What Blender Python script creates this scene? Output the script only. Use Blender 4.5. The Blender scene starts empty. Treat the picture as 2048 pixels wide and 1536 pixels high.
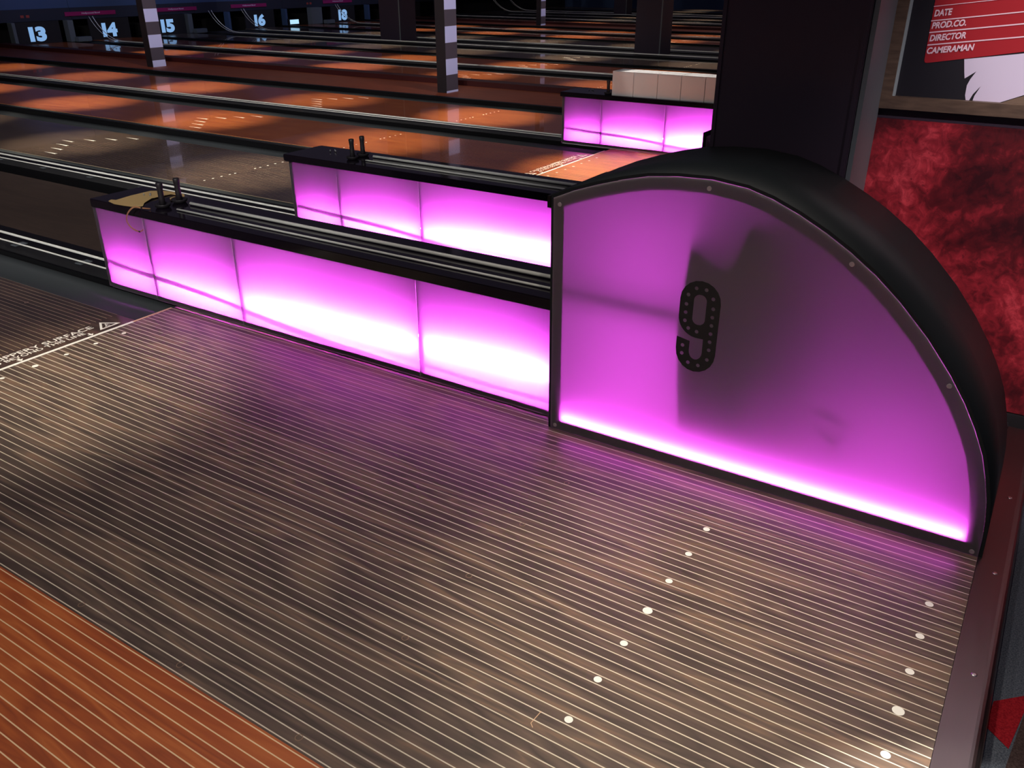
import bpy, bmesh, math, random
from mathutils import Vector, Matrix

S = bpy.context.scene
C = S.collection
PI = math.pi
random.seed(7)

# ------------------------------------------------------------------ camera
camd = bpy.data.cameras.new('camera')
cam = bpy.data.objects.new('camera', camd)
C.objects.link(cam)
yaw, pit, roll = 0.569421504, -0.459094668, -0.001277802
fw = Vector((math.cos(pit) * math.cos(yaw), math.cos(pit) * math.sin(yaw), math.sin(pit)))
rt = fw.cross(Vector((0, 0, 1))).normalized()
up = rt.cross(fw)
cr, sr = math.cos(roll), math.sin(roll)
rt, up = cr * rt + sr * up, -sr * rt + cr * up
M = Matrix((rt, up, -fw)).transposed().to_4x4()
M.translation = Vector((-1.56604693, -3.37652009, 1.44589299))
cam.matrix_world = M
camd.sensor_width = 36.0
camd.lens = 1688.52925 / 2048 * 36.0
camd.clip_start = 0.05
camd.clip_end = 120
S.camera = cam

# ------------------------------------------------------------------ world, exposure
S.view_settings.view_transform = 'Standard'
S.view_settings.look = 'None'
S.view_settings.gamma = 1.0
S.view_settings.use_curve_mapping = False
S.view_settings.exposure = 0.0
W = bpy.data.worlds.new('hall_air')
S.world = W
W.use_nodes = True
bg = W.node_tree.nodes['Background']
bg.inputs[0].default_value = (0.75, 0.62, 1.0, 1)
bg.inputs[1].default_value = 0.042
cy = S.cycles
cy.use_denoising = True
cy.max_bounces = 7
cy.diffuse_bounces = 3
cy.glossy_bounces = 3
cy.transmission_bounces = 4
cy.sample_clamp_indirect = 4.0
cy.caustics_reflective = False
cy.caustics_refractive = False

# lane layout: number -> (centre x, wood, half pitch to the left, to the right)
LANES = [(8, -1.55, 'orange', .775, .775), (9, 0.0, 'brown', .775, .765),
         (10, 2.97, 'brown', .765, .765), (11, 4.50, 'orange', .765, .80),
         (12, 6.21, 'orange', .66, .765), (13, 9.25, 'orange', .765, .775),
         (14, 10.89, 'orange', .70, .735), (15, 12.40, 'brown', .765, .765),
         (16, 15.27, 'brown', .765, .765), (17, 16.80, 'orange', .765, .80),
         (18, 18.48, 'orange', .66, .765), (19, 21.50, 'orange', .765, .775),
         (20, 23.12, 'brown', .70, .765), (21, 24.66, 'brown', .765, .765),
         (22, 27.55, 'brown', .765, .765), (23, 29.1, 'brown', .765, .80),
         (24, 30.75, 'brown', .66, .765)]
LEND = 15.3


def spot(name, loc, target, power, angle, blend, color, radius=.03):
    d = bpy.data.lights.new(name, 'SPOT')
    d.energy = power
    d.spot_size = math.radians(angle)
    d.spot_blend = blend
    d.color = color
    d.shadow_soft_size = radius
    o = bpy.data.objects.new(name, d)
    C.objects.link(o)
    o.location = loc
    v = Vector(target) - Vector(loc)
    o.rotation_euler = v.to_track_quat('-Z', 'Y').to_euler()
    return o


# ceiling downlights in rows above the lanes (the ceiling itself is out of view)
WARM = (1.0, .88, .70)
for n, x, wood, a, b in LANES:
    for k in range(-1, 6):
        y = -.35 + 2.33 * k
        if n >= 19 and k > 4:
            continue
        if n == 9 and k == -1:
            y = -2.85
        pw = 960 if wood == 'orange' else 1000
        pw *= .62 + .38 * random.random() if k > 0 else 1
        if n == 9:
            pw = {-1: 330, 0: 400, 1: 55, 2: 50}.get(k, 60)
        if n == 8:
            pw = 430
        spot('downlight', (x, y + .25, 3.1), (x, y, 0), pw, 30, 1.0, WARM)
# dim fill spots added over the hall to brighten rails and floors
for x in (6.6, 10.2, 13.8, 17.4, 21.0, 24.6):
    for y, pw in ((1.6, 30), (5.2, 26), (8.8, 16)):
        spot('hall_fill', (x, y, 3.3), (x, y, 0), pw, 128, .5, (1, .90, .82), .05)
# fill spots added above the concourse to brighten the near sides of rails
for loc, tgt, pw, ang in (((-3.0, -2.4, 3.4), (6.0, 5.2, 0), 950, 62), ((-3.0, -1.2, 3.4), (12.0, 9.5, 0), 1500, 44), ((-3.2, .4, 3.4), (2.6, 4.0, 0), 230, 62)):
    spot('side_fill', loc, tgt, pw, ang, .8, (1, .95, .90), .06)
# wide fill spots added to lift the approach between the pools
for x, y, pw in ((-.1, -1.6, 75), (-.9, -2.4, 95), (-.2, -3.0, 75)):
    spot('approach_fill', (x - .2, y - .1, 3.2), (x, y, 0), pw, 88, 1.0, (1, .90, .80))
# spots added to brighten the chequered columns
for x, y in ((7.6, 9.2), (7.6, 3.35), (20.05, 9.4)):
    spot('column_fill', (x - 1.2, y - 3.4, 3.1), (x, y, .8), 260, 24, 1.0, (.86, .84, 1))
# added spots for the steel edge, red wall and poster top
spot('steel_edge_fill', (-.75, -3.95, 3.0), (-.72, -3.86, 0), 900, 30, .12, (1, .93, .82))  # added to brighten the near end of the steel edge
spot('wall_fill', (-.6, -5.3, 2.7), (1.6, -3.75, .85), 400, 40, .9, (1, .84, .88))  # fill added to brighten the red panel and poster
spot('poster_top_fill', (.75, -4.2, 3.3), (1.6, -3.62, 2.05), 300, 28, .25, (1, .92, .80))  # added so the steel edge mirrors a bright poster top
spot('lane_lamp', (5.1, .6, 3.1), (5.35, -.55, .5), 300, 17, .15, (1, .93, .84))
for x in (9.2, 12.4, 15.3, 18.4):
    spot('pit_fill', (x, 13.2, 2.4), (x + .6, 15.4, .5), 60, 80, .8, (.42, .5, 1.0))  # blue fill added to brighten the masking screens

# ------------------------------------------------------------------ materials


def mat(name, color=(.5, .5, .5), rough=.5, metal=0.0, spec=.5, coat=0.0, coat_rough=.05):
    m = bpy.data.materials.new(name)
    m.use_nodes = True
    b = m.node_tree.nodes['Principled BSDF']
    b.inputs['Base Color'].default_value = (*color, 1)
    b.inputs['Roughness'].default_value = rough
    b.inputs['Metallic'].default_value = metal
    b.inputs['Specular IOR Level'].default_value = spec
    b.inputs['Coat Weight'].default_value = coat
    b.inputs['Coat Roughness'].default_value = coat_rough
    return m


def nn(nt, t, **kw):
    n = nt.nodes.new(t)
    for k, v in kw.items():
        setattr(n, k, v)
    return n


def math_node(nt, op, a, b=None):
    n = nn(nt, 'ShaderNodeMath', operation=op)
    for i, v in enumerate((a, b)):
        if v is None:
            continue
        if isinstance(v, (int, float)):
            n.inputs[i].default_value = v
        else:
            nt.links.new(v, n.inputs[i])
    return n.outputs[0]


def noise(nt, vec, scale, detail=4.0, dist=0.0, rough=.5):
    n = nn(nt, 'ShaderNodeTexNoise')
    n.inputs['Scale'].default_value = scale
    n.inputs['Detail'].default_value = detail
    n.inputs['Distortion'].default_value = dist
    n.inputs['Roughness'].default_value = rough
    nt.links.new(vec, n.inputs['Vector'])
    return n.outputs['Fac']


def ramp(nt, fac, stops):
    n = nn(nt, 'ShaderNodeValToRGB')
    e = n.color_ramp.elements
    while len(e) < len(stops):
        e.new(.5)
    for el, (p, c) in zip(e, stops):
        el.position = p
        el.color = (*c, 1)
    nt.links.new(fac, n.inputs[0])
    return n.outputs[0]


def mixc(nt, fac, a, b):
    n = nn(nt, 'ShaderNodeMix', data_type='RGBA')
    for sock, v in ((n.inputs[0], fac), (n.inputs[6], a), (n.inputs[7], b)):
        if isinstance(v, (int, float)):
            sock.default_value = v
        elif isinstance(v, tuple):
            sock.default_value = (*v, 1)
        else:
            nt.links.new(v, sock)
    return n.outputs[2]


BOARD = .02697


def wood(name, stops, lines=True, rough=.42, coat=.12, coat_rough=.2, linecol=(.66, .60, .47)):
    m = mat(name, rough=rough, coat=coat, coat_rough=coat_rough)
    nt = m.node_tree
    b = nt.nodes['Principled BSDF']
    tc = nn(nt, 'ShaderNodeTexCoord')
    mp = nn(nt, 'ShaderNodeMapping')
    mp.inputs['Scale'].default_value = (9.0, 1.1, 4)
    nt.links.new(tc.outputs['Object'], mp.inputs[0])
    g = noise(nt, mp.outputs[0], 1.1, 3.0, 1.3)
    # contour bands of the noise give cathedral grain
    w = math_node(nt, 'PINGPONG', math_node(nt, 'MULTIPLY', g, 7.0), 1.0)
    mp2 = nn(nt, 'ShaderNodeMapping')
    mp2.inputs['Scale'].default_value = (90, 3.0, 4)
    nt.links.new(tc.outputs['Object'], mp2.inputs[0])
    fine = noise(nt, mp2.outputs[0], 1.0, 3.0)
    tone = math_node(nt, 'ADD', math_node(nt, 'MULTIPLY', w, .58), math_node(nt, 'MULTIPLY', fine, .45))
    col = ramp(nt, tone, stops)
    if lines:
        sx = nn(nt, 'ShaderNodeSeparateXYZ')
        nt.links.new(tc.outputs['Object'], sx.inputs[0])
        f = math_node(nt, 'FRACT', math_node(nt, 'DIVIDE', sx.outputs[0], BOARD))
        d = math_node(nt, 'ABSOLUTE', math_node(nt, 'SUBTRACT', f, .5))
        mask = math_node(nt, 'LESS_THAN', d, .052)
        col = mixc(nt, mask, col, linecol)
    nt.links.new(col, b.inputs['Base Color'])
    return m


BR = [(.18, (.056, .040, .033)), (.45, (.092, .064, .050)), (.68, (.128, .088, .065)), (.92, (.20, .122, .078))]
BRD = [(.15, (.046, .029, .023)), (.42, (.068, .042, .032)), (.66, (.09, .056, .041)), (.9, (.125, .075, .052))]
ORG = [(.15, (.27, .060, .018)), (.42, (.35, .080, .021)), (.66, (.41, .102, .025)), (.9, (.48, .135, .036))]
M_brown_app = wood('brown_approach_wood', BR)
M_brown_bed = wood('brown_lane_wood', BRD, rough=.25, coat=.6, coat_rough=.03, linecol=(.42, .33, .22))
M_brown_plain = wood('brown_plain_wood', BRD, lines=False, rough=.25, coat=.6, coat_rough=.03)
M_gap_brown = wood('brown_gap_wood', [(.1, (.042, .026, .018)), (.9, (.062, .039, .027))], lines=False, rough=.6, coat=0)
M_or_app = wood('orange_approach_wood', ORG, linecol=(.80, .58, .34))
M_or_bed = wood('orange_lane_wood', ORG, rough=.25, coat=.6, coat_rough=.03, linecol=(.52, .2, .08))
M_or_plain = wood('orange_plain_wood', ORG, lines=False, rough=.25, coat=.6, coat_rough=.03)
M_gap_or = wood('orange_gap_wood', [(.1, (.17, .034, .010)), (.9, (.25, .052, .016))], lines=False, rough=.5, coat=0)
M_white = mat('white_marking', (.86, .86, .80), .4)
M_tan = mat('tan_strip', (.62, .42, .26), .5)
M_ring = mat('plug_ring', (.28, .18, .12), .4)
M_gutter = mat('grey_gutter', (.042, .048, .052), .7, spec=.2)
M_black = mat('black_satin', (.005, .005, .006), .42, spec=.25)
M_blackgloss = mat('black_gloss', (.006, .004, .008), .10, spec=.4)
M_blackmatt = mat('black_matt', (.010, .009, .011), .7)
M_rubber = mat('black_rubber', (.012, .010, .013), .5)
M_rail = mat('pale_rail', (.74, .75, .70), .28)
M_darkred = mat('dark_red_fascia', (.045, .006, .006), .5)
M_inner = mat('white_liner', (.62, .62, .62), .6)
M_frameblk = mat('black_flange', (.012, .008, .014), .6)
M_screw = mat('pale_screw', (.42, .36, .40), .4, .3)
M_steel = mat('screw_steel', (.7, .7, .7), .3, 1.0)
M_pillar = mat('dark_purple_paint', (.028, .018, .034), .55)
M_grey = mat('grey_cladding', (.115, .135, .15), .5)
M_hood = mat('hood_shell', (.012, .016, .018), .50, spec=.25)
M_machine = mat('machine_grey', (.06, .055, .06), .6)
M_card = mat('brown_card', (.46, .31, .13), .7)
M_copper = mat('copper_tape', (.60, .30, .16), .35, .5)
M_box = mat('white_box_card', (.80, .78, .78), .5)
M_mask = mat('navy_mask', (.045, .08, .17), .5)
M_maskband = mat('navy_band', (.022, .026, .042), .5)
M_pink = mat('magenta_sign', (.30, .012, .11), .5)
M_signtext = mat('sign_lettering', (.75, .55, .72), .5)
M_orangemark = mat('orange_mark', (.35, .06, .05), .5)
M_colblack = mat('column_black', (.012, .010, .013), .5)
M_checkw = mat('check_lavender', (.56, .57, .86), .5)
M_checkd = mat('check_grey', (.075, .062, .082), .5)
M_redpaint = mat('red_print', (.35, .012, .022), .5)
M_poster = mat('poster_black', (.014, .014, .020), .4)
M_posterw = mat('poster_pale', (.62, .56, .74), .5)
M_poster_letter = mat('poster_lettering', (.80, .58, .70), .5)
M_poster_tan = mat('poster_tan', (.16, .11, .08), .5)
M_bevel = mat('frame_inner_bevel', (.34, .42, .44), .4)


def emit(name, col, strength):
    m = bpy.data.materials.new(name)
    m.use_nodes = True
    nt = m.node_tree
    nt.nodes.remove(nt.nodes['Principled BSDF'])
    e = nn(nt, 'ShaderNodeEmission')
    e.inputs[0].default_value = (*col, 1)
    e.inputs[1].default_value = strength
    nt.links.new(e.outputs[0], nt.nodes['Material Output'].inputs[0])
    return m


MAG = (1.0, .088, .98)
M_led = emit('led_magenta', MAG, 55)
M_led_hi = emit('led_magenta_bright', MAG, 440)
M_led_hood = emit('led_magenta_hood', MAG, 58)
M_led_fill = emit('led_magenta_fill', MAG, 7.5)
M_numeral = emit('lit_numeral', (.26, .48, .84), .85)
M_monitor = emit('lit_screen', (.45, .75, 1.0), 1.1)


def frosted(name, trans=.70, refl=.05):
    m = bpy.data.materials.new(name)
    m.use_nodes = True
    nt = m.node_tree
    nt.nodes.remove(nt.nodes['Principled BSDF'])
    t = nn(nt, 'ShaderNodeBsdfTranslucent')
    t.inputs[0].default_value = (trans, trans, trans, 1)
    d = nn(nt, 'ShaderNodeBsdfDiffuse')
    d.inputs[0].default_value = (refl, refl * .92, refl, 1)
    a = nn(nt, 'ShaderNodeAddShader')
    nt.links.new(t.outputs[0], a.inputs[0])
    nt.links.new(d.outputs[0], a.inputs[1])
    g = nn(nt, 'ShaderNodeBsdfGlossy')
    g.inputs['Roughness'].default_value = .25
    mx = nn(nt, 'ShaderNodeMixShader')
    mx.inputs[0].default_value = .03
    nt.links.new(a.outputs[0], mx.inputs[1])
    nt.links.new(g.outputs[0], mx.inputs[2])
    nt.links.new(mx.outputs[0], nt.nodes['Material Output'].inputs[0])
    return m


M_clear = bpy.data.materials.new('clear_acrylic_back')
M_clear.use_nodes = True
_nt = M_clear.node_tree
_nt.nodes.remove(_nt.nodes['Principled BSDF'])
_nt.links.new(nn(_nt, 'ShaderNodeBsdfTransparent').outputs[0], _nt.nodes['Material Output'].inputs[0])
M_frost = frosted('frosted_acrylic')
M_frost_hood = frosted('frosted_hood_acrylic', .66, .08)


def carpet_mat(name, a, b):
    m = mat(name, rough=.95, spec=.1)
    nt = m.node_tree
    tc = nn(nt, 'ShaderNodeTexCoord')
    f = noise(nt, tc.outputs['Object'], 260, 3)
    nt.links.new(ramp(nt, f, [(.35, a), (.68, b)]), nt.nodes['Principled BSDF'].inputs['Base Color'])
    return m


M_carpet = carpet_mat('blue_grey_carpet', (.045, .055, .075), (.12, .135, .165))
M_carpet_red = carpet_mat('red_carpet', (.20, .006, .012), (.34, .014, .022))
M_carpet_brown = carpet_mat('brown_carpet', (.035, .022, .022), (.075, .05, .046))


def red_wall_mat():
    m = mat('mottled_red_panel', rough=.42)
    nt = m.node_tree
    tc = nn(nt, 'ShaderNodeTexCoord')
    big = noise(nt, tc.outputs['Object'], 2.6, 5, .6, .6)
    fine = noise(nt, tc.outputs['Object'], 26, 6, .8, .65)
    spk = noise(nt, tc.outputs['Object'], 70, 3, .2)
    v = math_node(nt, 'ADD', math_node(nt, 'MULTIPLY', big, .72), math_node(nt, 'MULTIPLY', fine, .28))
    col = ramp(nt, v, [(.40, (.04, .004, .008)), (.48, (.13, .009, .015)), (.55, (.36, .022, .036)), (.63, (.80, .075, .10))])
    dark = math_node(nt, 'GREATER_THAN', math_node(nt, 'MULTIPLY', spk, fine), .40)
    nt.links.new(mixc(nt, math_node(nt, 'MULTIPLY', dark, .55), col, (.05, .005, .01)), nt.nodes['Principled BSDF'].inputs['Base Color'])
    return m


def frame_wood():
    m = mat('dark_oak_frame', rough=.5)
    nt = m.node_tree
    tc = nn(nt, 'ShaderNodeTexCoord')
    mp = nn(nt, 'ShaderNodeMapping')
    mp.inputs['Scale'].default_value = (30, 8, 40)
    nt.links.new(tc.outputs['Object'], mp.inputs[0])
    f = noise(nt, mp.outputs[0], 2, 4)
    nt.links.new(ramp(nt, f, [(.3, (.075, .05, .036)), (.7, (.14, .093, .064))]), nt.nodes['Principled BSDF'].inputs['Base Color'])
    return m


M_redwall = red_wall_mat()
M_oak = frame_wood()


def brushed():
    m = mat('brushed_steel_trim', (.23, .20, .20), .30, 1.0)
    nt = m.node_tree
    tc = nn(nt, 'ShaderNodeTexCoord')
    mp = nn(nt, 'ShaderNodeMapping')
    mp.inputs['Scale'].default_value = (3, 300, 300)
    nt.links.new(tc.outputs['Object'], mp.inputs[0])
    f = noise(nt, mp.outputs[0], 1.5, 3)
    nt.links.new(ramp(nt, f, [(.3, (.28,) * 3), (.7, (.36,) * 3)]), nt.nodes['Principled BSDF'].inputs['Roughness'])
    return m


M_trim = brushed()

# ------------------------------------------------------------------ mesh helpers


def box(bm, x0, x1, y0, y1, z0, z1, mi=0):
    v = [bm.verts.new((x, y, z)) for x in (x0, x1) for y in (y0, y1) for z in (z0, z1)]
    for f in ((0, 1, 3, 2), (4, 6, 7, 5), (0, 4, 5, 1), (2, 3, 7, 6), (0, 2, 6, 4), (1, 5, 7, 3)):
        bm.faces.new([v[i] for i in f]).material_index = mi


def disc(bm, x, y, z, r, n=20, mi=0):
    bm.faces.new([bm.verts.new((x + r * math.cos(2 * PI * k / n), y + r * math.sin(2 * PI * k / n), z)) for k in range(n)]).material_index = mi


def ring(bm, x, y, z, r0, r1, n=24, mi=0):
    a = [bm.verts.new((x + r0 * math.cos(2 * PI * k / n), y + r0 * math.sin(2 * PI * k / n), z)) for k in range(n)]
    b = [bm.verts.new((x + r1 * math.cos(2 * PI * k / n), y + r1 * math.sin(2 * PI * k / n), z)) for k in range(n)]
    for k in range(n):
        bm.faces.new((a[k], b[k], b[(k + 1) % n], a[(k + 1) % n])).material_index = mi


def tube(bm, pts, r, n=10, cap=True, mi=0):
    pts = [Vector(p) for p in pts]
    rr = r if isinstance(r, (list, tuple)) else [r] * len(pts)
    rings = []
    for i, p in enumerate(pts):
        d = (pts[min(i + 1, len(pts) - 1)] - pts[max(i - 1, 0)]).normalized()
        ref = Vector((0, 0, 1)) if abs(d.z) < .9 else Vector((1, 0, 0))
        u = d.cross(ref).normalized()
        w = u.cross(d).normalized()
        rings.append([bm.verts.new(p + rr[i] * (math.cos(2 * PI * k / n) * u + math.sin(2 * PI * k / n) * w)) for k in range(n)])
    for a, b in zip(rings, rings[1:]):
        for k in range(n):
            f = bm.faces.new((a[k], a[(k + 1) % n], b[(k + 1) % n], b[k]))
            f.smooth = True
            f.material_index = mi
    if cap:
        bm.faces.new(list(reversed(rings[0]))).material_index = mi
        bm.faces.new(rings[-1]).material_index = mi


def lathe(bm, x, y, prof, n=24, smooth=True):
    rings = [[bm.verts.new((x + r * math.cos(2 * PI * k / n), y + r * math.sin(2 * PI * k / n), z)) for k in range(n)] for r, z in prof]
    for a, b in zip(rings, rings[1:]):
        for k in range(n):
            bm.faces.new((a[k], a[(k + 1) % n], b[(k + 1) % n], b[k])).smooth = smooth
    bm.faces.new(list(reversed(rings[0])))
    bm.faces.new(rings[-1])


def prism_yz(bm, pts, x0, x1):
    """polygon of (y, z) extruded along x"""
    a = [bm.verts.new((x0, y, z)) for y, z in pts]
    b = [bm.verts.new((x1, y, z)) for y, z in pts]
    n = len(pts)
    bm.faces.new(a)
    bm.faces.new(list(reversed(b)))
    for k in range(n):
        bm.faces.new((a[k], b[k], b[(k + 1) % n], a[(k + 1) % n]))


def ribbon_yz(bm, inner, outer, x0, x1, closed=False):
    """band between two (y, z) polylines extruded along x"""
    n = len(inner)
    g = {}
    for nm, pl in (('i', inner), ('o', outer)):
        for j, x in enumerate((x0, x1)):
            g[nm, j] = [bm.verts.new((x, y, z)) for y, z in pl]
    m = n if closed else n - 1
    for k in range(m):
        l = (k + 1) % n
        bm.faces.new((g['i', 0][k], g['i', 0][l], g['o', 0][l], g['o', 0][k]))
        bm.faces.new((g['i', 1][k], g['o', 1][k], g['o', 1][l], g['i', 1][l]))
        f1 = bm.faces.new((g['o', 0][k], g['o', 0][l], g['o', 1][l], g['o', 1][k]))
        f2 = bm.faces.new((g['i', 0][k], g['i', 1][k], g['i', 1][l], g['i', 0][l]))
        f1.smooth = f2.smooth = True
    if not closed:
        for k in (0, n - 1):
            bm.faces.new((g['i', 0][k], g['o', 0][k], g['o', 1][k], g['i', 1][k]))


def mesh(name, bm, mats, bevel=0.0):
    bmesh.ops.recalc_face_normals(bm, faces=bm.faces[:])
    me = bpy.data.meshes.new(name)
    if bevel:
        bmesh.ops.bevel(bm, geom=bm.edges[:], offset=bevel, segments=2, affect='EDGES', clamp_overlap=True)
    bm.to_mesh(me)
    bm.free()
    for m in (mats if isinstance(mats, (list, tuple)) else [mats]):
        me.materials.append(m)
    return me


def link(name, me, parent=None, loc=(0, 0, 0)):
    o = bpy.data.objects.new(name, me)
    C.objects.link(o)
    o.location = loc
    o.parent = parent
    return o


def part(name, bm, mats, parent=None, bevel=0.0, label=None):
    o = link(name, mesh(name, bm, mats, bevel), parent)
    if label:
        o['label'] = label
    return o


def tag(o, label, cat, group=None, kind=None):
    o['label'] = label
    o['category'] = cat
    if group:
        o['group'] = group
    if kind:
        o['kind'] = kind
    return o


def thing(name, label, cat, loc=(0, 0, 0), group=None, kind=None):
    o = bpy.data.objects.new(name, None)
    o.empty_display_size = .1
    C.objects.link(o)
    o.location = loc
    return tag(o, label, cat, group, kind)


def copy_tree(o, parent=None):
    c = o.copy()
    C.objects.link(c)
    c.parent = parent
    for ch in list(o.children):
        copy_tree(ch, c)
    return c


def clear_back(me):
    # the acrylic is frosted on its front; its back face is polished clear
    for p in me.polygons:
        if p.normal.x > .9:
            p.material_index = 1


def boxpart(name, m, parent, *dims, bevel=0.0, label=None):
    bm = bmesh.new()
    box(bm, *dims)
    return part(name, bm, m, parent, bevel, label)


def text_mesh(name, body, mats, fit, shear=0.0, offset=0.0, depth=0.0, spacing=1.0):
    """lettering as a mesh in its own xy plane, stretched to the size fit = (width, height), lower left at 0"""
    cu = bpy.data.curves.new(name, 'FONT')
    cu.body = body
    cu.size = 1.0
    cu.shear = shear
    cu.offset = offset
    cu.space_character = spacing
    cu.resolution_u = 4
    cu.extrude = depth
    o = bpy.data.objects.new(name, cu)
    C.objects.link(o)
    dg = bpy.context.evaluated_depsgraph_get()
    dg.update()
    me = bpy.data.meshes.new_from_object(o.evaluated_get(dg))
    bpy.data.objects.remove(o)
    xs = [v.co.x for v in me.vertices]
    ys = [v.co.y for v in me.vertices]
    x0, y0, w, h = min(xs), min(ys), max(xs) - min(xs), max(ys) - min(ys)
    for v in me.vertices:
        v.co.x = (v.co.x - x0) / w * fit[0]
        v.co.y = (v.co.y - y0) / h * fit[1]
    me.materials.clear()
    me.materials.append(mats)
    me.name = name
    return me


def fill_mesh(name, loops, mats):
    """flat shape with holes from 2D loops (first outer, others holes)"""
    cu = bpy.data.curves.new(name, 'CURVE')
    cu.dimensions = '2D'
    cu.fill_mode = 'BOTH'
    for lp in loops:
        sp = cu.splines.new('POLY')
        sp.points.add(len(lp) - 1)
        for p, (x, y) in zip(sp.points, lp):
            p.co = (x, y, 0, 1)
        sp.use_cyclic_u = True
    o = bpy.data.objects.new(name, cu)
    C.objects.link(o)
    dg = bpy.context.evaluated_depsgraph_get()
    dg.update()
    me = bpy.data.meshes.new_from_object(o.evaluated_get(dg))
    bpy.data.objects.remove(o)
    me.materials.clear()
    me.materials.append(mats)
    me.name = name
    return me


def xform(me, mtx):
    me.transform(mtx)
    return me


# plane transform: local x -> -Y, local y -> +Z, on the plane X = x (seen from -X)
def on_wall(x, y0, z0):
    return Matrix(((0, 0, -1, x), (-1, 0, 0, y0), (0, 1, 0, z0), (0, 0, 0, 1)))


# local x -> +X, local y -> +Z on plane Y = y (seen from -Y)
def on_end(x0, y, z0):
    return Matrix(((1, 0, 0, x0), (0, 0, -1, y), (0, 1, 0, z0), (0, 0, 0, 1)))


# ------------------------------------------------------------------ setting: floors, walls, pillar
o = boxpart('floor', M_blackmatt, None, -3.2, 36, -3.52, 17.0, -.30, -.12)
tag(o, 'black slab beneath the lanes and gutters', 'floor', kind='structure')

bm = bmesh.new()
box(bm, -3.2, 1.60, -6.0, -3.535, -.30, -.10)
for pts, mi in (([(.258, -3.548), (.167, -3.540), (.125, -3.590), (.26, -3.611), (.50, -3.80), (.52, -3.82)], 1),
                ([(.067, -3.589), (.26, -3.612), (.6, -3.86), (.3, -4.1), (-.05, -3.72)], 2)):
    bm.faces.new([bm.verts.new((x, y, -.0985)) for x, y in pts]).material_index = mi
o = part('floor', bm, [M_carpet, M_carpet_red, M_carpet_brown])
tag(o, 'blue-grey carpet with a red triangle beside the steel floor edge', 'carpet', kind='structure')

o = boxpart('floor', M_blackmatt, None, 1.15, 1.585, -3.446, -2.84, -.12, -.001)
tag(o, 'black floor strip between the curved hood and the red wall', 'floor', kind='structure')
o = boxpart('floor', M_gap_brown, None, 1.05, 1.925, 0, LEND, -.12, 0.0)
tag(o, 'dark brown gap floor behind the front lit console', 'floor', kind='structure')
o = boxpart('floor', M_gap_or, None, 7.055, 8.25, 0, LEND, -.12, 0.0)
tag(o, 'dim orange gap floor carrying the two chequered columns', 'floor', kind='structure')
for x0, x1, m in ((13.46, 14.16, M_blackmatt), (19.35, 20.6, M_gap_or), (25.7, 26.5, M_blackmatt)):
    o = boxpart('floor', m, None, x0, x1, 0, LEND, -.12, 0.0)
    tag(o, 'floor of a column gap between far lanes', 'floor', 'far gap floors', kind='structure')

# steel nosing at the back edge of the approach
bm = bmesh.new()
prof = [(-3.447, -.02), (-3.447, .001), (-3.512, .001)]
for k in range(1, 7):
    a = PI / 2 * k / 6
    prof.append((-3.512 - .024 * math.sin(a), -.023 + .024 * math.cos(a)))
prof += [(-3.536, -.105), (-3.53, -.105), (-3.53, -.02)]
prism_yz(bm, prof, -3.2, 1.55)
tr = part('trim_1', bm, M_trim)
tag(tr, 'brushed steel nosing along the back edge of the approach', 'floor trim', kind='structure')
for x, y in ((.629, -3.493), (.203, -3.491), (1.05, -3.493), (-.25, -3.491)):
    bm = bmesh.new()
    lathe(bm, x, y, [(.0065, .0005), (.0065, .0018), (.004, .0024)], 16)
    part('screw', bm, M_steel, tr)
# a joint plate line in the nosing
# pillar behind the hood
bm = bmesh.new()
pl = [(1.16, -2.405), (1.16, -2.835), (1.585, -2.81), (1.585, -2.405)]
a = [bm.verts.new((x, y, 0.0)) for x, y in pl]
b = [bm.verts.new((x, y, 3.2)) for x, y in pl]
bm.faces.new(a)
bm.faces.new(b)
for k in range(4):
    bm.faces.new((a[k], a[(k + 1) % 4], b[(k + 1) % 4], b[k]))
pil = part('pillar', bm, M_pillar)
tag(pil, 'wide dark purple square pillar rising behind the curved hood', 'pillar', kind='structure')
bm = bmesh.new()
pl = [(1.175, -2.836), (1.175, -2.850), (1.595, -2.822), (1.595, -2.811)]
a = [bm.verts.new((x, y, 0)) for x, y in pl]
b = [bm.verts.new((x, y, 3.2)) for x, y in pl]
bm.faces.new(a)
bm.faces.new(b)
for k in range(4):
    bm.faces.new((a[k], a[(k + 1) % 4], b[(k + 1) % 4], b[k]))
part('side_cladding', bm, M_grey, pil, label='grey cladding strip on the side of the pillar')
for yy in (-2.408, -2.826):
    boxpart('corner_bead', M_pillar, pil, 1.154, 1.162, yy - .006, yy + .006, .002, 3.2)

wl = boxpart('wall_right', M_pillar, None, 1.615, 1.75, -6.0, -2.812, -.12, 3.2)
tag(wl, 'dark purple partition wall behind the red panel and poster', 'wall', kind='structure')
boxpart('red_panel', M_redwall, wl, 1.598, 1.616, -6.0, -2.815, .03, .985, bevel=.002, label='mottled red lower wall panel')
o = boxpart('baseboard_right', M_blackmatt, None, 1.590, 1.616, -6.0, -2.83, -.12, .028, bevel=.002)
tag(o, 'black skirting below the mottled red panel', 'skirting', kind='structure')

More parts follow.
